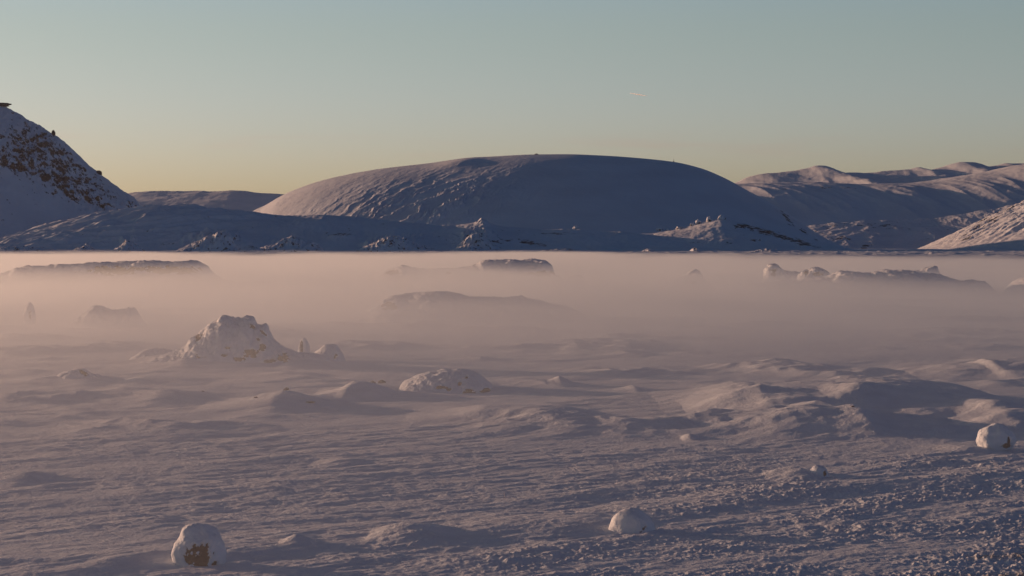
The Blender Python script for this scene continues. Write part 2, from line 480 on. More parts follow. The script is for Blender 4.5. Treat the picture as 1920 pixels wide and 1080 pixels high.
hill('dome_hill', 2800, 390, 330, [(452, 462), (470, 400), (500, 384), (540, 362), (600, 340), (660, 326), (720, 316), (800, 307), (900, 296), (1000, 290), (1060, 289.5),
     (1130, 292), (1200, 297), (1263, 304), (1310, 315), (1350, 331), (1400, 358), (1440, 380), (1480, 405), (1510, 428), (1540, 448), (1570, 464), (1610, 480)],
     1000, 420, M_DOME, shape=1.75, wid=dome_w, bump_fn=dome_b, rock_fn=dome_r)

# foothills in front of it
CR = [(400, 452, 55, 14, 24), (545, 456, 40, 9, 12), (640, 445, 40, 6, 8), (730, 456, 45, 12, 16), (700, 463, 30, 8, 10), (895, 445, 42, 16, 18), (905, 414, 18, 9, 14),
      (885, 462, 40, 8, 8), (780, 446, 30, 8, 9), (240, 456, 24, 7, 9), (160, 462, 18, 5, 5), (470, 462, 30, 5, 6)]
def foot_b(X, Y, T, s, h):
    px = pcol(X, Y); py = prow(h * s, Y)
    k = 2.2 * fbm(X / 45, Y / 60, 4, 80) * sstep(0.02, .3, s)
    left = 1 - sstep(wx(420, 2280), wx(560, 2280), X)
    k = k + left * 4.4 * ridged((X + 0.9 * Y) / 70, (X * .5 - Y) / 26, 3, 81) * sstep(0.03, .3, s)
    for cx, cy, rx, ry, hh in CR:
        g = np.clip(1.35 * blob(px, py, cx, cy, rx * .7, ry * .8), 0, 1)
        k = k + g * hh * 0.36 * (0.25 + 1.0 * ridged(X / 9, Y / 22, 4, int(cx), gain=.6))
    k = k + 0.5 * fbm(X / 5, Y / 12, 3, 83)
    return k
def foot_r(X, Y, Z, T):
    px = pcol(X, Y); py = prow(Z, Y)
    b = [blob(px, py, 995, 456, 26, 4, 8) * .8, blob(px, py, 265 + 50, 457, 20, 3) * .42, blob(px, py, 420, 445, 40, 10) * .42,
         blob(px, py, 910, 452, 60, 12) * .42, blob(px, py, 550, 448, 30, 5) * .45, blob(px, py, 640, 440, 34, 4) * .5, blob(px, py, 1040, 438, 30, 4) * .42]
    return 0.85 * np.maximum.reduce(b) + 0.10
hill('foothill', 2290, 135, 230, [(-420, 462), (-200, 470), (-60, 462), (0, 452), (60, 435), (120, 418), (180, 405), (215, 399), (260, 394), (300, 390), (350, 390), (410, 396), (470, 401), (520, 404), (600, 402),
     (680, 409), (760, 416), (850, 422), (905, 418), (950, 426), (1010, 429), (1100, 431), (1180, 437), (1260, 447), (1380, 468)], 1000, 260, M_FOOT, shape=1.35, bump_fn=foot_b, rock_fn=foot_r, sink=6)
# craggy mounds at the foot of it, catching the sun on their left sides
def mound_b(sd):
    def f(X, Y, T, s, h):
        w = 3 * fbm(X / 14, Y / 14, 2, sd + 7)
        return (3.6 * (ridged((X + w) / 9, (Y + w) / 15, 5, sd, gain=.62) - .45) * np.clip(h / 9, .15, 1) + .8 * fbm(X / 2.5, Y / 4, 3, sd + 3)) * sstep(.02, .35, s)
    return f
M_MOUND = snow_mat('snow_mound', 0.35, 0.5, rock=(0.07, 0.05, 0.042), edge=0.08)
for k_, (D_, pts_) in enumerate([
        (2060, [(325, 473), (345, 464), (365, 455), (385, 446), (402, 440), (415, 436), (428, 441), (436, 452), (448, 473)]),
        (2075, [(466, 473), (490, 465), (515, 457), (538, 446), (552, 444), (568, 450), (590, 455), (612, 473)]),
        (2055, [(664, 473), (680, 465), (700, 457), (722, 447), (740, 444), (756, 446), (772, 455), (800, 462), (840, 473)]),
        (2090, [(846, 473), (862, 458), (878, 444), (893, 438), (905, 443), (918, 452), (940, 473)]),
        (2040, [(836, 474), (860, 464), (880, 458), (900, 463), (924, 474)]),
        (2050, [(205, 474), (224, 462), (238, 451), (250, 455), (272, 474)]),
        (2045, [(132, 474), (150, 463), (163, 459), (176, 466), (192, 474)]),
        (2045, [(-40, 474), (0, 464), (40, 462), (90, 466), (120, 474)]),
        (2040, [(436, 474), (456, 465), (472, 461), (500, 474)]),
        (2035, [(1000, 475), (1030, 468), (1060, 466), (1110, 475)]),
        (2000, [(1380, 477), (1410, 471), (1440, 467), (1475, 470), (1520, 477)]),
        (2010, [(1196, 476), (1215, 467), (1240, 476)]), (2010, [(1288, 476), (1303, 465), (1318, 476)])]):
    hill('mound', D_, 22, 26, pts_, 150, 60, M_MOUND, shape=1.6, bump_fn=mound_b(300 + 7 * k_), sink=2,
         rock_fn=lambda X, Y, Z, T: 0.30 + 0.3 * fbm(X / 6, Y / 6, 3, 399))
def foot2_b(X, Y, T, s, h):
    return 2.0 * fbm(X / 35, Y / 50, 4, 86) * sstep(0.02, .3, s) + 0.45 * fbm(X / 7, Y / 14, 4, 87, gain=.6)
def foot2_r(X, Y, Z, T):
    px = pcol(X, Y); py = prow(Z, Y)
    b = [blob(px, py, 1385, 424, 16, 6), blob(px, py, 1418, 430, 26, 6, 20), blob(px, py, 1460, 442, 34, 6, 20), blob(px, py, 1510, 457, 30, 6, 15),
         blob(px, py, 1390, 440, 10, 4) * .8, blob(px, py, 1362, 455, 16, 4) * .7, blob(px, py, 1415, 451, 14, 3) * .8, blob(px, py, 1290, 455, 40, 5) * .45]
    return 0.66 * np.clip(sum(b), 0, 1)
hill('foothill', 2330, 130, 200, [(960, 468), (1040, 446), (1120, 443), (1200, 439), (1240, 434), (1280, 426), (1320, 417), (1350, 412), (1385, 417), (1430, 427), (1480, 440),
     (1530, 453), (1580, 466), (1640, 478)], 640, 200, M_FOOT, shape=1.3, bump_fn=foot2_b, rock_fn=foot2_r, sink=6)

# the steep craggy mountain beyond the left edge
def mtn_mask(px, py):
    b = [blob(px, py, 50, 270, 62, 50, 40), blob(px, py, 40, 300, 60, 22), blob(px, py, 110, 335, 46, 30, 45) , blob(px, py, 175, 375, 60, 16, 38), blob(px, py, 140, 352, 24, 16, 45) * 1.3,
         blob(px, py, 45, 308, 26, 9) * 1.3, blob(px, py, 70, 292, 18, 12) * 1.2, blob(px, py, 130, 300, 60, 12, 42) * .6, blob(px, py, 190, 350, 60, 10, 42) * .7, blob(px, py, 250, 385, 20, 12) * .8]
    return np.clip(sum(b), 0, 1)
def mtn_b(X, Y, T, s, h):
    px = pcol(X, Y); py = prow(h * s, Y)
    m = mtn_mask(px, py)
    k = (0.5 + 5.5 * m) * (ridged((X + Y) / 26, (X - Y) / 34, 5, 90, gain=.62) - .35) * 1.6
    k = k + 1.1 * fbm(X / 8, Y / 10, 3, 91, gain=.6) + 4.0 * fbm(X / 90, Y / 70, 2, 92) * s
    return k * sstep(-0.1, .1, s)
def mtn_r(X, Y, Z, T):
    px = pcol(X, Y); py = prow(Z, Y)
    m = mtn_mask(px, py)
    gz = np.gradient(Z, axis=0) / (np.abs(np.gradient(Y, axis=0)) + 1e-6)
    return 0.12 + 0.44 * m + 0.20 * (sstep(0.45, 1.7, np.abs(gz)) - .3) * (0.15 + m) + 0.20 * fbm(X / 22, Z / 7, 4, 94)
def mtn_w(X): return 0.30 + 0.70 * np.clip((wx(330, 3300) - X) / 380, 0, 1) ** .8
hill('mountain', 3300, 420, 300, [(-520, 470), (-400, 380), (-250, 285), (-120, 210), (-60, 200), (-20, 196), (0, 197), (20, 206), (40, 217), (70, 235), (100, 250), (115, 262), (150, 294), (175, 315),
     (200, 334), (225, 353), (245, 366), (258, 380), (270, 396), (300, 430), (330, 470)], 900, 480, M_MTN, shape=1.25, wid=mtn_w, bump_fn=mtn_b, rock_fn=mtn_r)

# far plateaus and ridges
def far_b(seed, a=4.0, sc_=60):
    return lambda X, Y, T, s, h: a * fbm(X / sc_, Y / sc_, 5, seed, gain=.55) * sstep(-.05, .2, s)
hill('far_ridge', 6800, 1300, 900, [(60, 372), (180, 368), (240, 363), (290, 359), (340, 358), (380, 356), (392, 357), (440, 356), (490, 362), (540, 364), (640, 364), (800, 372)], 420, 200, M_FAR,
     shape=1.1, bump_fn=far_b(100, 7, 160), rock_fn=lambda X, Y, Z, T: 0.0 + 0.25 * fbm(X / 120, Y / 60, 3, 101))
def plat_b(X, Y, T, s, h):
    rib = ridged((X + .25 * (Y - 4000)) / 150, Y / 900, 3, 104)
    return 10 * (rib - .4) * sstep(0.1, .8, s) * (1 - sstep(.85, 1, s)) + 1.5 * fbm(X / 40, Y / 60, 4, 103, gain=.6) * sstep(0, .2, s)
def plat_r(X, Y, Z, T):
    px = pcol(X, Y); py = prow(Z, Y)
    return 0.02 + 0.22 * blob(px, py, 1520, 352, 200, 8) + 0.16 * blob(px, py, 1680, 345, 160, 7) + 0.12 * fbm(X / 80, Y / 40, 3, 105)
hill('far_plateau', 4300, 560, 900, [(1180, 348), (1370, 346), (1440, 343), (1520, 342), (1600, 346), (1660, 345), (1710, 343), (1760, 336), (1800, 330), (1850, 322), (1900, 311), (1940, 306), (2050, 296), (2300, 300)],
     760, 260, M_FAR, shape=2.2, bump_fn=plat_b, rock_fn=plat_r)
hill('far_ridge', 5200, 880, 500, [(1180, 350), (1370, 345), (1400, 334), (1435, 325), (1470, 321), (1505, 315), (1530, 309), (1545, 310), (1565, 322), (1590, 321), (1620, 322), (1660, 319), (1700, 318), (1720, 314.5), (1738, 319),
     (1765, 313), (1790, 306), (1825, 304), (1848, 312), (1870, 309), (1890, 305), (1920, 303), (2100, 300)], 640, 200, M_FAR, shape=1.15,
     bump_fn=lambda X, Y, T, s, h: (16 * (ridged((X + .5 * Y) / 170, (Y - .2 * X) / 400, 3, 107) - .5) + 3 * fbm(X / 30, Y / 50, 3, 108)) * (1 - sstep(.8, 1, s) * .6) * sstep(0, .3, s), shear=.30)
def spur_r(X, Y, Z, T):
    px = pcol(X, Y); py = prow(Z, Y)
    b = [blob(px, py, 1620, 465, 12, 7, -40) * 1.2, blob(px, py, 1580, 447, 20, 4) , blob(px, py, 1540, 440, 50, 16) * .45, blob(px, py, 1680, 425, 60, 8) * .5, blob(px, py, 1590, 420, 90, 6) * .5, blob(px, py, 1560, 462, 30, 6) * .6]
    return 0.10 + 0.42 * np.clip(sum(b), 0, 1)
hill('spur', 3300, 190, 300, [(1380, 440), (1480, 428), (1530, 420), (1600, 415), (1680, 412), (1740, 410), (1800, 402), (1860, 392), (1920, 380), (2050, 370)], 620, 260, M_MTN, shape=1.05,
     bump_fn=lambda X, Y, T, s, h: (1.8 * ridged(X / 40, Y / 55, 5, 110, gain=.6) - 1.0 + 2 * fbm(X / 90, Y / 90, 3, 111)) * sstep(0, .15, s), rock_fn=spur_r)

# sunlit cone-like hill running out of the right edge
def cone_hill():
    D = 2900; cx = wx(2290, D); r0 = cx - wx(1742, D); H = 166.0
    a = np.linspace(R(95), R(300), 620); t = np.linspace(0.30, 1.12, 300)
    A, T = np.meshgrid(a, t)
    rr = r0 * (1 + 0.05 * np.sin(3 * A))
    X = cx + rr * T * np.cos(A); Y = D + rr * T * np.sin(A)
    rib = ridged(A * 13 + .5 * fbm(X / 40, Y / 40, 2, 121), T * 2.6, 4, 120, gain=.6)
    Z = H * (1 - T) ** 0.92 if False else H * np.clip(1 - T, 0, 1) ** 1.05
    Z = Z + (7.5 * (rib - .45) * sstep(0.0, .25, 1 - T) + 1.5 * fbm(X / 12, Y / 12, 4, 122, gain=.6)) * sstep(-.02, .06, 1 - T) - 5 * sstep(1.0, 1.1, T)
    px = pcol(X, Y); py = prow(Z, Y)
    rk = 0.06 + 0.42 * np.clip(blob(px, py, 1830, 432, 62, 14, -38) + blob(px, py, 1895, 385, 50, 12, -32) + .6 * blob(px, py, 1745, 440, 24, 6, -20), 0, 1) * sstep(-.1, .5, rib - .3)
    o = mesh_obj('side_hill', np.stack([X, Y, Z], -1).reshape(-1, 3), grid_faces(300, 620), M_MTN, attrs={'rock': rk})
    tag(o, kind='structure')
cone_hill()

# ------------------------------------------------------------------ outcrops standing in the snow
def outcrop(name, label, cat, row, pts, wf, wb, bare, seed, crag=0.25, cs=1.0, thick=0.10, shape=2.4, nx=260, ny=150, group=None, smooth_top=0.0):
    """rock core with a separate snow cover; bare = list of picture-space blobs where the rock shows"""
    D = dist_of(row)
    P = sorted((wx(px, D), wz(pt, D)) for px, pt in pts)
    xp = [p[0] for p in P]; hp = [p[1] for p in P]
    X = np.linspace(xp[0], xp[-1], nx); T = np.linspace(-1.2, 1.2, ny)
    XX, TT = np.meshgrid(X, T)
    h = interp_s(XX + 0.06 * cs * fbm(XX / cs * 2, TT * 3, 2, seed + 9), xp, hp)
    q = (XX - xp[0]) / (xp[-1] - xp[0]) * 2 - 1
    w = 0.35 + 0.65 * np.sqrt(np.clip(1 - q * q, 0, 1))
    YY = D + TT * np.where(TT < 0, wf, wb) * w
    s = np.clip(1 - np.abs(TT) ** shape, 0, 1)
    g0 = ground_z(XX.ravel(), YY.ravel()).reshape(XX.shape)
    rg = ridged(XX / cs, YY / cs, 5, seed, gain=.6) - .35
    fb = fbm(XX / cs * 1.3, YY / cs * 1.3 + XX / cs * .3, 4, seed + 20, gain=.6)
    act = sstep(0.02, .35, s) * sstep(0.02, .3, h / max(hp))
    ZZ = h * s + crag * (rg + fb) * act * (1 - .30 * sstep(.93, 1, s))
    ZZ = np.maximum(ZZ, 0) + g0 * (1 - act) - 0.5 * sstep(0.93, 1.15, np.abs(TT)) - 0.12
    ZZ = ZZ - 0.4 * (sstep(.9, 1, np.abs(q)))
    # sideways roughness gives small overhangs
    YY2 = YY + crag * .6 * fbm(XX / cs * 2.2, ZZ / cs * 2.2 + TT, 3, seed + 30) * act
    XX2 = XX + crag * .6 * fbm(YY / cs * 2.2, ZZ / cs * 2.2 - TT, 3, seed + 31) * act
    px = pcol(XX2, YY2); py = prow(ZZ, YY2)
    m = np.zeros_like(XX)
    for bx in bare: m = np.maximum(m, (bx[6] if len(bx) > 6 else 1.0) * blob(px, py, *bx[:4], bx[4] if len(bx) > 4 else 0))
    m = m ** .6 * (TT < 0.1)
    brk = fbm(XX / cs * 3.0, YY / cs * 3.0 + ZZ / cs * 3.5, 4, seed + 40, gain=.65)
    cov = 1 - sstep(0.42, 0.62, m * (1 + .9 * brk) + 0.18 * brk)
    root = empty(name, (float((xp[0] + xp[-1]) / 2), float(D), 0.0))
    tag(root, label, cat, group)
    mesh_obj('rock', np.stack([XX2, YY2, ZZ], -1).reshape(-1, 3), grid_faces(ny, nx), M_ROCK, parent=root, loc=root.location)
    n = np.stack([-np.gradient(ZZ, axis=1) / np.gradient(XX, axis=1), -np.gradient(ZZ, axis=0) / np.gradient(YY, axis=0), np.ones_like(ZZ)], -1)
    n = n / np.linalg.norm(n, axis=-1, keepdims=True)
    off = thick * (cov * 1.25 - 0.25) * (0.75 + 0.5 * fbm(XX / cs, YY / cs, 2, seed + 50))
    V = np.stack([XX2, YY2, ZZ], -1) + n * off[..., None]
    mesh_obj('snow_cover', V.reshape(-1, 3), grid_faces(ny, nx), M_SNOW, parent=root, loc=root.location)
    return root

outcrop('lava_outcrop', 'tall craggy snow-covered lava outcrop with brown bare patches, beside the small standing stone', 'lava outcrop', 682,
        [(230, 690), (270, 678), (305, 667), (335, 655), (354, 642), (364, 629), (384, 616), (402, 602), (412, 598), (420, 590), (432, 594), (446, 597), (462, 592), (474, 596), (480, 608), (490, 609), (499, 606), (503, 618), (509, 632), (522, 645), (540, 655), (565, 663), (600, 668), (630, 686)],
        4.2, 3.2, [(470, 663, 15, 9), (448, 674, 14, 4), (492, 652, 7, 7), (505, 678, 12, 5), (531, 672, 12, 9), (472, 612, 8, 5, 40), (495, 626, 10, 3, 40), (372, 632, 9, 6, -40), (425, 653, 7, 2.5), (484, 636, 4, 3), (370, 668, 6, 3, 40), (420, 667, 6, 3)],
        200, crag=0.24, cs=1.2, thick=0.11, shape=2.0, nx=380, ny=220)
outcrop('snow_lump', 'low rounded snow-covered rock lump just right of the small standing stone', 'snow-covered rock', 676,
        [(560, 680), (585, 664), (600, 653), (615, 643), (628, 644), (638, 656), (645, 672), (652, 680)], 2.4, 1.6, [(629, 668, 3.5, 5, 30)], 210, crag=0.12, cs=1.2, thick=.08, nx=120, ny=80)
outcrop('lava_outcrop', 'low broad snow mound with two brown rock windows at its foot, mid plain', 'lava outcrop', 728,
        [(744, 730), (765, 712), (790, 700), (815, 694), (845, 691), (870, 692), (893, 698), (912, 712), (925, 728), (935, 740)],
        4.2, 3.2, [(825, 727, 12, 3.5), (842, 731, 6, 3), (880, 736, 14, 6, 8), (911, 733, 12, 5, -8), (862, 720, 5, 4, -40), (874, 709, 4, 3, -30)],
        220, crag=0.14, cs=1.6, thick=.08, shape=2.0, nx=260, ny=160)
outcrop('lava_outcrop', 'small flat-topped snowy outcrop with one dark notch, left of the tall craggy outcrop', 'lava outcrop', 716,
        [(96, 720), (104, 706), (118, 697), (136, 692), (155, 691), (165, 697), (178, 702), (200, 712), (215, 722)],
        2.4, 2.0, [(155, 699, 9, 4, 25), (160, 703, 5, 3)], 230, crag=0.14, cs=1.0, thick=.07, nx=160, ny=100)
outcrop('snow_lump', 'low drifted lump at the left foot of the tall craggy outcrop', 'snow-covered rock', 672,
        [(236, 680), (258, 662), (276, 654), (300, 652), (318, 655), (345, 672), (355, 680)], 2.5, 2.0, [], 240, crag=0.12, cs=1.2, thick=.08, nx=120, ny=80)
# in the mist
outcrop('lava_plateau', 'long flat-topped lava bank with tan face, half sunk in mist at the left', 'lava plateau', 552,
        [(-70, 560), (-20, 528), (20, 512), (60, 502), (90, 501), (110, 499), (155, 497), (170, 495), (230, 494), (262, 494), (272, 491), (320, 493), (362, 492), (378, 500), (398, 518), (420, 530), (500, 533), (530, 540), (560, 560)],
        16, 14, [(215, 508, 50, 9), (330, 507, 42, 9), (275, 504, 24, 5)], 250, crag=0.7, cs=5.0, thick=.22, shape=3.4, nx=380, ny=140)
outcrop('lava_plateau', 'dark flat-topped lava bank rising from mist in front of the dome hill', 'lava plateau', 548,
        [(640, 560), (690, 540), (715, 520), (730, 507), (745, 503), (760, 500), (775, 505), (800, 507), (840, 506), (880, 502), (897, 494), (912, 489), (940, 491), (1000, 489), (1015, 491), (1030, 498), (1036, 510), (1050, 524), (1080, 548), (1100, 560)],
        14, 12, [(735, 511, 16, 6), (1015, 514, 30, 8, 0, 0, .8), (840, 512, 6, 3)], 260, crag=0.7, cs=4.5, thick=.22, shape=3.2, nx=360, ny=140)
outcrop('snow_lump', 'small rounded hump in mist just right of the dark flat-topped bank', 'snow-covered rock', 548,
        [(1048, 556), (1064, 524), (1078, 518), (1088, 517), (1096, 526), (1110, 540), (1124, 556)], 6, 6, [], 270, crag=0.4, cs=3, thick=.15, nx=100, ny=70)
outcrop('lava_plateau', 'faint low bank deep in mist below the dark flat-topped bank', 'lava plateau', 600,
        [(650, 606), (700, 585), (715, 568), (735, 558), (780, 553), (825, 549), (850, 552), (880, 558), (940, 561), (975, 558), (990, 562), (1030, 572), (1080, 585), (1120, 606)],
        12, 10, [(730, 574, 14, 8)], 280, crag=0.5, cs=3.0, thick=.18, shape=2.6, nx=300, ny=120)
outcrop('lava_peak', 'faint low peak in orange mist between the left bank and the craggy outcrop', 'lava peak', 612,
        [(130, 616), (150, 596), (165, 585), (176, 577), (184, 573), (192, 577), (204, 583), (222, 582), (244, 579), (252, 590), (275, 616)], 5, 5, [], 290, crag=0.4, cs=2, thick=.15, nx=120, ny=80)
outcrop('lava_tower', 'lone pointed rock tower in mist between the two flat-topped banks', 'lava tower', 552,
        [(1250, 560), (1270, 528), (1284, 516), (1294, 508), (1302, 505), (1310, 508), (1317, 520), (1335, 536), (1350, 560)], 6, 6, [(1300, 530, 8, 5, 0, 0, .7)], 300, crag=0.4, cs=2.2, thick=.16, nx=140, ny=90)
outcrop('lava_tower', 'knobbly upright rock at the left end of the right-hand misty bank', 'lava tower', 545,
        [(1428, 550), (1434, 520), (1436, 503), (1444, 496), (1454, 496), (1462, 503), (1472, 509), (1500, 512), (1520, 514), (1540, 550)], 4.5, 4.5,
        [(1450, 507, 7, 3), (1449, 514, 5, 5)], 310, crag=0.5, cs=1.6, thick=.14, shape=3.4, nx=200, ny=110)
outcrop('lava_tower', 'rough rounded boulder mass beside the knobbly upright rock, sunlit left side', 'lava tower', 550,
        [(1488, 556), (1500, 518), (1508, 508), (1516, 507), (1524, 503), (1534, 503), (1548, 509), (1560, 520), (1580, 556)], 5, 4.5,
        [(1535, 514, 12, 4, 0, 0, .8), (1512, 512, 5, 4)], 320, crag=0.55, cs=1.7, thick=.14, shape=3.0, nx=180, ny=110)
outcrop('lava_plateau', 'long low snowy bank in mist running right of the rough boulder mass', 'lava plateau', 556,
        [(1370, 566), (1410, 538), (1450, 531), (1500, 528), (1550, 520), (1560, 516), (1575, 511), (1590, 511), (1620, 514), (1650, 510), (1690, 508), (1710, 511), (1750, 515), (1775, 522), (1800, 528), (1830, 527), (1845, 533), (1855, 545), (1870, 566)],
        14, 10, [], 330, crag=0.55, cs=3.5, thick=.2, shape=2.6, nx=340, ny=120)
outcrop('snow_lump', 'small snowy hump behind the long bank, near its right end', 'snow-covered rock', 530,
        [(1620, 536), (1640, 510), (1665, 507), (1720, 508), (1738, 502), (1752, 500), (1758, 510), (1772, 536)], 7, 7, [], 340, crag=0.4, cs=3, thick=.18, nx=160, ny=70)
outcrop('lava_plateau', 'faint low rise in mist at the far right edge beyond the long bank', 'lava plateau', 556,
        [(1880, 566), (1905, 528), (1930, 520), (1980, 517), (2040, 530), (2080, 566)], 10, 8, [], 350, crag=0.4, cs=3, thick=.18, nx=120, ny=70)

# ------------------------------------------------------------------ boulders
def ico(sub):
    import bmesh
    bm = bmesh.new(); bmesh.ops.create_icosphere(bm, subdivisions=sub, radius=1)
    bm.verts.ensure_lookup_table()
    v = np.array([vv.co[:] for vv in bm.verts]); f = np.array([[x.index for x in ff.verts] for ff in bm.faces])
    bm.free(); return v, f
ICO = {}
def noise3(v, s, seed, o=4):
    off = Vector((seed * 3.1, seed * 1.7, seed * .9))
    return np.array([mnoise.fractal(Vector(p) * s + off, 0.6, 2.0, o) for p in v])

def boulder(name, label, cat, px, prow_base, ptop, wpx, seed, bare=(), sub=6, depth=0.85, group=None, thick=0.09, rough=0.14, lean=0.0, mat=None, cen=0.30):
    D = dist_of(prow_base)
    x = wx(px, D)
    g = float(ground_z(np.array([x]), np.array([D]))[0])
    rx = wpx / 2 / F * D
    top = wz(ptop, D); hh = max(top - g, 0.05)
    if sub not in ICO: ICO[sub] = ico(sub)
    v, f = ICO[sub]
    v = v.copy()
    n0 = v.copy()
    rr = 1 + rough * noise3(v, 1.1, seed, 2) + rough * .10 * noise3(v, 3.0, seed + 5)
    v = v * rr[:, None]
    v[:, 0] *= rx; v[:, 1] *= rx * depth
    v[:, 2] = np.where(v[:, 2] > 0, v[:, 2] * hh * (1 - cen), v[:, 2] * hh * (cen + .35)) + hh * cen
    v[:, 0] += lean * v[:, 2]
    root = empty(name, (x, D, g)); tag(root, label, cat, group)
    if mat is not None and not bare and thick == 0:
        mesh_obj('rock', v + np.array([x, D, g]), f, mat, parent=root, loc=root.location)
        return root
    m = np.zeros(len(v))
    for (bx, bz, brx, brz, st) in bare:        # on the face towards the viewer, in units of the boulder's half width / height
        u = (v[:, 0] / rx - bx) / brx; w = (v[:, 2] / hh - bz) / brz
        m = np.maximum(m, st * np.exp(-(u * u + w * w)) * (n0[:, 1] < 0.2))
    brk = noise3(v / rx, 3.0, seed + 9, 5)
    cov = 1 - sstep(0.38, 0.56, m * (1 + .8 * brk) + 0.05 * brk)
    mesh_obj('rock', v + np.array([x, D, g]), f, mat or M_ROCK, parent=root, loc=root.location)
    off = thick * (cov * 1.35 - 0.35) * (0.8 + 0.35 * noise3(v / rx, 1.6, seed + 2)) * (0.55 + 0.45 * np.clip(n0[:, 2] + .6, 0, 1))
    mesh_obj('snow_cap', v + n0 * off[:, None] + np.array([x, D, g]), f, M_SNOW, parent=root, loc=root.location)
    return root

boulder('boulder', 'rounded snow-capped boulder with a large bare brown face, nearest to the viewer', 'boulder', 373, 1058, 987, 86, 3,
        bare=[(-0.12, .28, .38, .25, 1.6), (.22, .30, .28, .26, 1.5), (.12, .06, .36, .20, 1.6), (.62, .04, .26, .12, .8), (.42, .52, .20, .14, .6), (.68, .30, .14, .14, .55)], depth=.9, thick=.09, rough=.16)
boulder('boulder', 'snow-drifted boulder with a small dark brown hole low on its right side', 'boulder', 1184, 996, 955, 84, 5,
        bare=[(.50, .26, .14, .18, 1.1), (.36, .10, .14, .12, .9)], thick=.05, rough=.10, cen=0.0)
boulder('boulder', 'squat angular snowy boulder with a sunlit left edge on the right rise', 'boulder', 1868, 846, 799, 66, 8,
        bare=[(.60, .35, .12, .2, 1.1), (.45, .12, .3, .12, 1.3)], thick=.07, rough=.18)
boulder('boulder', 'small half-buried snowy boulder with a dark dot, below the big drift', 'boulder', 1536, 897, 874, 34, 11,
        bare=[(.6, .35, .22, .3, .95)], thick=.04, rough=.10, sub=5, cen=0.0)
boulder('standing_stone', 'small upright standing stone with tan left face beside the tall craggy outcrop', 'standing stone', 570, 668, 634, 20, 14,
        bare=[(-.45, .55, .4, .5, 1.0)], thick=.035, rough=.12, sub=5)
boulder('standing_stone', 'faint slender rock spike in orange mist near the left edge', 'standing stone', 55, 608, 569, 22, 17, bare=[(.2, .4, .4, .3, .7)], thick=.06, rough=.15, sub=5)
# small dark stones poking out
for i, (px, pg, pt, w, lab) in enumerate([
        (580, 767, 758, 20, 'largest of the small dark stones on the middle slope, a jagged low one'),
        (480, 764, 757, 9, 'small dark stone just left of the jagged low one'),
        (537, 735, 727, 13, 'small brown stone on the drift crest below the craggy outcrop'),
        (699, 721, 714, 10, 'left stone of a close dark pair beside the broad mound'),
        (716, 719, 713, 13, 'right stone of a close dark pair beside the broad mound'),
        (380, 741, 735, 7, 'tiny dark stone between two pink drifts below the craggy outcrop'),
        (1600, 808, 803, 6, 'tiny dark stone in shade under the right-hand drifts'),
        (1611, 737, 731, 12, 'flat dark stone on the shaded flank of the big right drift')]):
    boulder('stone', lab, 'stone', px, pg, pt, w, 30 + i, thick=0, mat=M_DARK, sub=3, group='small dark stones poking out of the snow', rough=.5)

# snow-dusted rocks along the foothill crest
dg = bpy.context.evaluated_depsgraph_get()
def drop(px, row_guess, D):
    """stand something on the surface first met by a ray falling at that bearing and distance"""
    x = wx(px, D)
    hit, loc, *_ = sc.ray_cast(dg, Vector((x, D, 600)), Vector((0, 0, -1)))
    return loc
def crest_point(px, D0, D1):
    best = None
    for D in np.linspace(D0, D1, 25):
        p = drop(px, 0, D)
        if p is None: continue
        a = (p.z - CZ) / D
        if best is None or a > best[0]: best = (a, p)
    return best[1]
ICO[4] = ico(4)
def crest_rock(px, w, h, D0, D1, seed, label, group, mat, name='boulder', cat='boulder'):
    p = crest_point(px, D0, D1)
    v, f = ICO[4]; v = v * (1 + .30 * noise3(v, 1.4, seed))[:, None]
    v = v * np.array([w / 2 / F * p.y, w / 2 / F * p.y, h / F * p.y])
    o = mesh_obj(name, v + np.array(p), f, mat, loc=p, attrs={'rock': np.where(v[:, 2] < 0.35 * v[:, 2].max(), .55, .2) + 0 * v[:, 0]})
    tag(o, label, cat, group)
M_CREST = snow_mat('snow_rocks', 0.5, 0.3, rock=(0.09, 0.065, 0.055), edge=.08)
G1 = 'snow-dusted rocks along the right foothill crest'
for i, (px, w, h, lab) in enumerate([
        (1236, 11, 4, 'lowest and leftmost rock of the line up the right foothill crest'),
        (1252, 9, 4, 'small rock second up the line on the foothill crest'),
        (1274, 13, 4, 'flat rock third up the line on the foothill crest'),
        (1297, 7, 5, 'small round rock fourth up the line on the foothill crest'),
        (1309, 10, 8, 'upright rock fifth up the line on the foothill crest'),
        (1330, 12, 9, 'tallest rock of the line on the foothill crest'),
        (1352, 14, 7, 'broad rock at the very top of the foothill crest')]):
    crest_rock(px, w, h, 2180, 2480, 60 + i, lab, G1, M_CREST)
crest_rock(1079, 12, 6, 2150, 2420, 70, 'lone pale rock on the low saddle under the middle of the dome hill', None, M_CREST)
M_CRAG = rock_mat('crag_rock', (0.03, 0.028, 0.032), 0.5, 0.5)
crest_rock(3, 34, 4.0, 3150, 3450, 80, 'dark rock slab on the very summit of the steep mountain', None, M_CRAG, 'rock_knob', 'rock')
crest_rock(101, 8, 7, 3100, 3500, 81, 'dark upright rock knob on the steep mountain skyline below its summit', None, M_CRAG, 'rock_knob', 'rock')
crest_rock(186, 11, 5, 3100, 3500, 82, 'dark low rock knob lowest on the steep mountain skyline', None, M_CRAG, 'rock_knob', 'rock')
crest_rock(1006, 7, 1.6, 2600, 3000, 83, 'tiny stone cairn on the summit of the dome hill', None, M_CRAG, 'cairn', 'cairn')

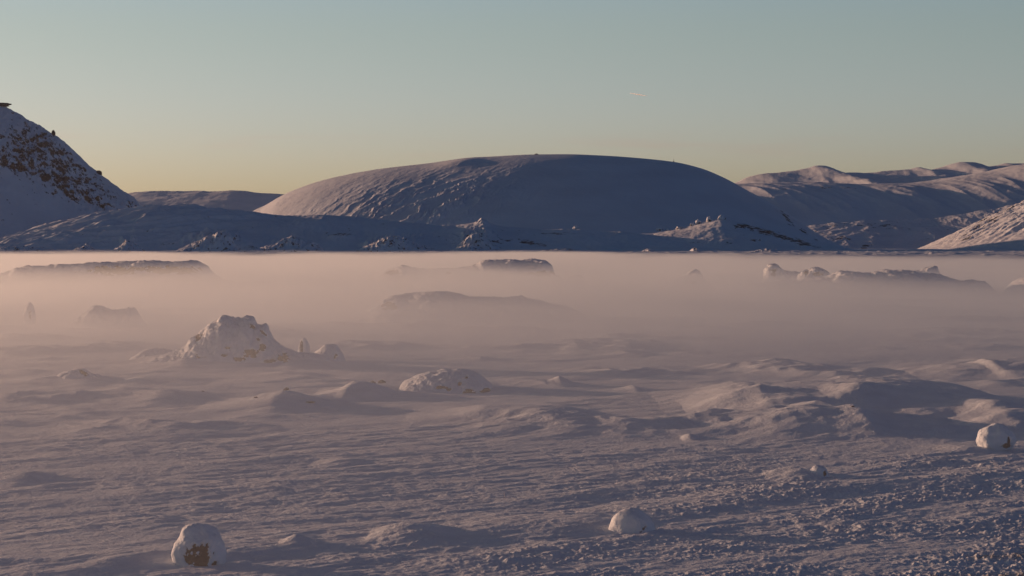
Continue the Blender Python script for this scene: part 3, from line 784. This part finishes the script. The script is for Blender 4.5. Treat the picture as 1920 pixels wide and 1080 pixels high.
# marker mast on the dome's right shoulder
p = crest_point(1263, 2600, 3000)
mast = empty('marker_mast', p); tag(mast, 'thin dark marker mast on the right shoulder of the dome hill', 'mast')
def tube(a, b, r0, r1, n=8):
    a, b = Vector(a), Vector(b); d = (b - a).normalized()
    s = d.orthogonal().normalized(); t = d.cross(s)
    V = [a + (s * math.cos(2 * math.pi * i / n) + t * math.sin(2 * math.pi * i / n)) * r0 for i in range(n)]
    V += [b + (s * math.cos(2 * math.pi * i / n) + t * math.sin(2 * math.pi * i / n)) * r1 for i in range(n)]
    Fc = [[i, (i + 1) % n, n + (i + 1) % n, n + i] for i in range(n)]
    return np.array([list(q) for q in V]), np.array(Fc)
M_MAST = rock_mat('weathered_metal', (0.06, 0.055, 0.05), 2, .01)
v, f = tube(p - Vector((0, 0, .5)), p + Vector((0, 0, 3.6)), .22, .16); mesh_obj('pole', v, f, M_MAST, parent=mast, loc=mast.location)
v, f = tube(p - Vector((0, 0, .4)), p + Vector((0, 0, .9)), .85, .55, 6); mesh_obj('stone_base', v, f, M_CRAG, parent=mast, loc=mast.location)

# frosted stalks sticking out of the snow
M_TWIG = rock_mat('frosted_stalk', (0.62, 0.58, 0.52), 30, .002)
for i, (px, pg, hp, lab) in enumerate([
        (447, 929, 13, 'frosted dry stalk alone on the left open snow'),
        (946, 939, 12, 'frosted dry stalk on the middle snow, the right one of two'),
        (832, 914, 10, 'frosted dry stalk on the middle snow, the left one of two'),
        (1785, 1047, 16, 'pale dry stalk in the brown stubble at the right corner')]):
    D = dist_of(pg); x = wx(px, D); g = float(ground_z(np.array([x]), np.array([D]))[0]); h = hp / F * D
    V, Fc, n0 = [], [], 0
    random.seed(i)
    segs = [((0, 0, -.1), (.01, 0, h * .5), .006, .005), ((.01, 0, h * .5), (-.008, 0.01, h), .005, .003)]
    for k in range(5):
        z = h * (.25 + .14 * k); a = random.uniform(0, 6.28); l = h * random.uniform(.15, .3)
        segs.append(((0, 0, z), (math.cos(a) * l * .6, math.sin(a) * l * .6, z + l * .8), .004, .002))
    for a, b, r0, r1 in segs:
        v, f = tube(a, b, r0, r1, 5); V.append(v); Fc.append(f + n0); n0 += len(v)
    o = mesh_obj('dry_stalk', np.concatenate(V) + np.array([x, D, g]), np.concatenate(Fc), M_TWIG, loc=(x, D, g))
    tag(o, lab, 'dry stalk', 'dry stalks standing out of the snow')

# ------------------------------------------------------------------ contrail, high and far away
D = 40000
a = Vector((wx(1180, D), D, wz(175, D))); b_ = Vector((wx(1216, D), D + 300, wz(178.5, D)))
n = 24; V, Fc = [], []
m8 = 8
for i in range(n + 1):
    t = i / n; c = a.lerp(b_, t); r = 1 + 7.0 * math.sin(math.pi * min(1, t * 1.02)) ** .8 if t < .98 else 1
    for j in range(m8): V.append((c.x, c.y + r * math.cos(j * 2 * math.pi / m8), c.z + r * math.sin(j * 2 * math.pi / m8)))
Fc = grid_faces(n + 1, m8, wrap=True)
m, nt, N, L = new_mat('ice_trail'); o_ = N('ShaderNodeOutputMaterial'); b = N('ShaderNodeBsdfTranslucent'); b.inputs[0].default_value = (.68, .68, .68, 1)
bd = N('ShaderNodeBsdfDiffuse'); bd.inputs[0].default_value = (.68, .68, .68, 1); ba = N('ShaderNodeAddShader')
L(b.outputs[0], ba.inputs[0]); L(bd.outputs[0], ba.inputs[1]); L(ba.outputs[0], o_.inputs['Surface'])
ct = mesh_obj('contrail', V, Fc, m, loc=a)
tag(ct, 'short thin pale contrail high in the sky above the dome hill', 'contrail')

# ------------------------------------------------------------------ ground mist and thin air haze
def mist():
    nx, ny = 90, 70
    X = np.linspace(-620, 620, nx); Yt = np.linspace(0, 1, ny)
    XX, TT = np.meshgrid(X, Yt)
    yfar = 1300 + 25 * fbm(XX / 90, XX * 0, 2, 130)
    YY = 2 + TT * (yfar - 2)
    top = 6.35 + 0.25 * fbm(XX / 120, YY / 160, 3, 131)
    top = -0.6 + (top + 0.6) * sstep(0.0, .03, 1 - TT) ** .5
    V = np.concatenate([np.stack([XX, YY, top], -1).reshape(-1, 3), np.stack([XX, YY, np.full_like(XX, -1.2)], -1).reshape(-1, 3)])
    g = grid_faces(ny, nx); n = nx * ny
    F4 = [g, g[:, ::-1] + n]
    idx = np.arange(n).reshape(ny, nx)
    for e in (idx[0], idx[:, -1], idx[-1][::-1], idx[:, 0][::-1]):
        F4.append(np.stack([e[1:], e[:-1], e[:-1] + n, e[1:] + n], -1))
    m, nt, N, L = new_mat('mist')
    out = N('ShaderNodeOutputMaterial'); pv = N('ShaderNodeVolumePrincipled')
    L(pv.outputs[0], out.inputs['Volume'])
    pv.inputs['Color'].default_value = (0.94, 0.945, 0.945, 1)
    pv.inputs['Anisotropy'].default_value = 0.64
    def mth(op, a, b=None, clamp=False):
        q = N('ShaderNodeMath'); q.operation = op; q.use_clamp = clamp
        for i, s in enumerate((a, b)):
            if s is None: continue
            if isinstance(s, (int, float)): q.inputs[i].default_value = s
            else: L(s, q.inputs[i])
        return q.outputs[0]
    def mrange(v, a, b, c, d, smooth=True):
        q = N('ShaderNodeMapRange'); q.interpolation_type = 'SMOOTHSTEP' if smooth else 'LINEAR'
        q.inputs['From Min'].default_value = a; q.inputs['From Max'].default_value = b
        q.inputs['To Min'].default_value = c; q.inputs['To Max'].default_value = d
        L(v, q.inputs['Value']); return q.outputs[0]
    g = N('ShaderNodeNewGeometry'); sp = N('ShaderNodeSeparateXYZ'); L(g.outputs['Position'], sp.inputs[0])
    x, y, z = sp.outputs
    mp = N('ShaderNodeMapping'); mp.inputs['Scale'].default_value = (1 / 48, 1 / 240, 1 / 3.0)
    L(g.outputs['Position'], mp.inputs['Vector'])
    nz = N('ShaderNodeTexNoise'); nz.inputs['Scale'].default_value = 1.0; nz.inputs['Detail'].default_value = 4; nz.inputs['Distortion'].default_value = 0.8
    L(mp.outputs[0], nz.inputs['Vector'])
    nn = mrange(nz.outputs['Fac'], .3, .7, 0, 1, False)
    # effective top rises and falls with the noise; the layer is densest at the ground
    ztop = mth('ADD', mth('SUBTRACT', mrange(y, 100, 290, 2.0, 4.9), mrange(y, 560, 1100, 0.0, 2.2)), mth('MULTIPLY', nn, 2.0))
    ztop = mth('MULTIPLY', ztop, mrange(mth('DIVIDE', x, mth('MAXIMUM', y, 100.0)), 0.02, .18, 1.0, 0.72))
    hgt = mth('POWER', mth('SUBTRACT', 1.0, mth('DIVIDE', mth('MAXIMUM', z, 0.0), ztop), clamp=True), 1.4)
    band = mth('ADD', mrange(y, 130, 260, 0.0, 0.036), mrange(y, 60, 140, 0.0, 0.0045))
    near = mth('MULTIPLY', mrange(z, 3.2, 6.3, 1.0, 0.0), mth('MULTIPLY', mth('MULTIPLY', mrange(y, 45, 125, 0.72, 1.1), mrange(y, 250, 420, 0.0040, 0.0)), mrange(x, -14, 16, 1.2, 0.75)))
    lim = mth('ADD', mth('SUBTRACT', 1040.0, mth('ADD', mth('MULTIPLY', mth('MAXIMUM', x, 0.0), 1.5), mth('MULTIPLY', mth('MINIMUM', x, 0.0), 0.5))), mrange(nz.outputs['Fac'], .3, .7, -90, 90, False))
    edge = mrange(mth('SUBTRACT', y, lim), -170, 60, 1.0, 0.0)
    # thins out to the right
    lr = mrange(x, -160, 240, 1.1, 0.75)
    L(mth('ADD', near, mth('MULTIPLY', mth('MULTIPLY', mth('MULTIPLY', band, hgt), edge), mth('MULTIPLY', lr, mth('ADD', .3, mth('MULTIPLY', nn, 1.4))))), pv.inputs['Density'])
    o = mesh_obj('mist', V, np.concatenate(F4), m)
    tag(o, kind='stuff')
mist()

def haze():
    x, y0, y1, z0, z1 = 9200, -9200, 9200, -6.0, 330.0
    V = [(sx, sy, sz) for sz in (z0, z1) for sx, sy in ((-x, y0), (x, y0), (x, y1), (-x, y1))]
    Fc = [(3, 2, 1, 0), (4, 5, 6, 7), (0, 1, 5, 4), (1, 2, 6, 5), (2, 3, 7, 6), (3, 0, 4, 7)]
    m, nt, N, L = new_mat('air_haze')
    out = N('ShaderNodeOutputMaterial'); pv = N('ShaderNodeVolumePrincipled')
    L(pv.outputs[0], out.inputs['Volume'])
    pv.inputs['Color'].default_value = (0.90, 0.93, 1.0, 1)
    pv.inputs['Anisotropy'].default_value = 0.5
    pv.inputs['Density'].default_value = 0.000014
    o = mesh_obj('haze', V, Fc, m, smooth=False)
    tag(o, kind='stuff')
haze()
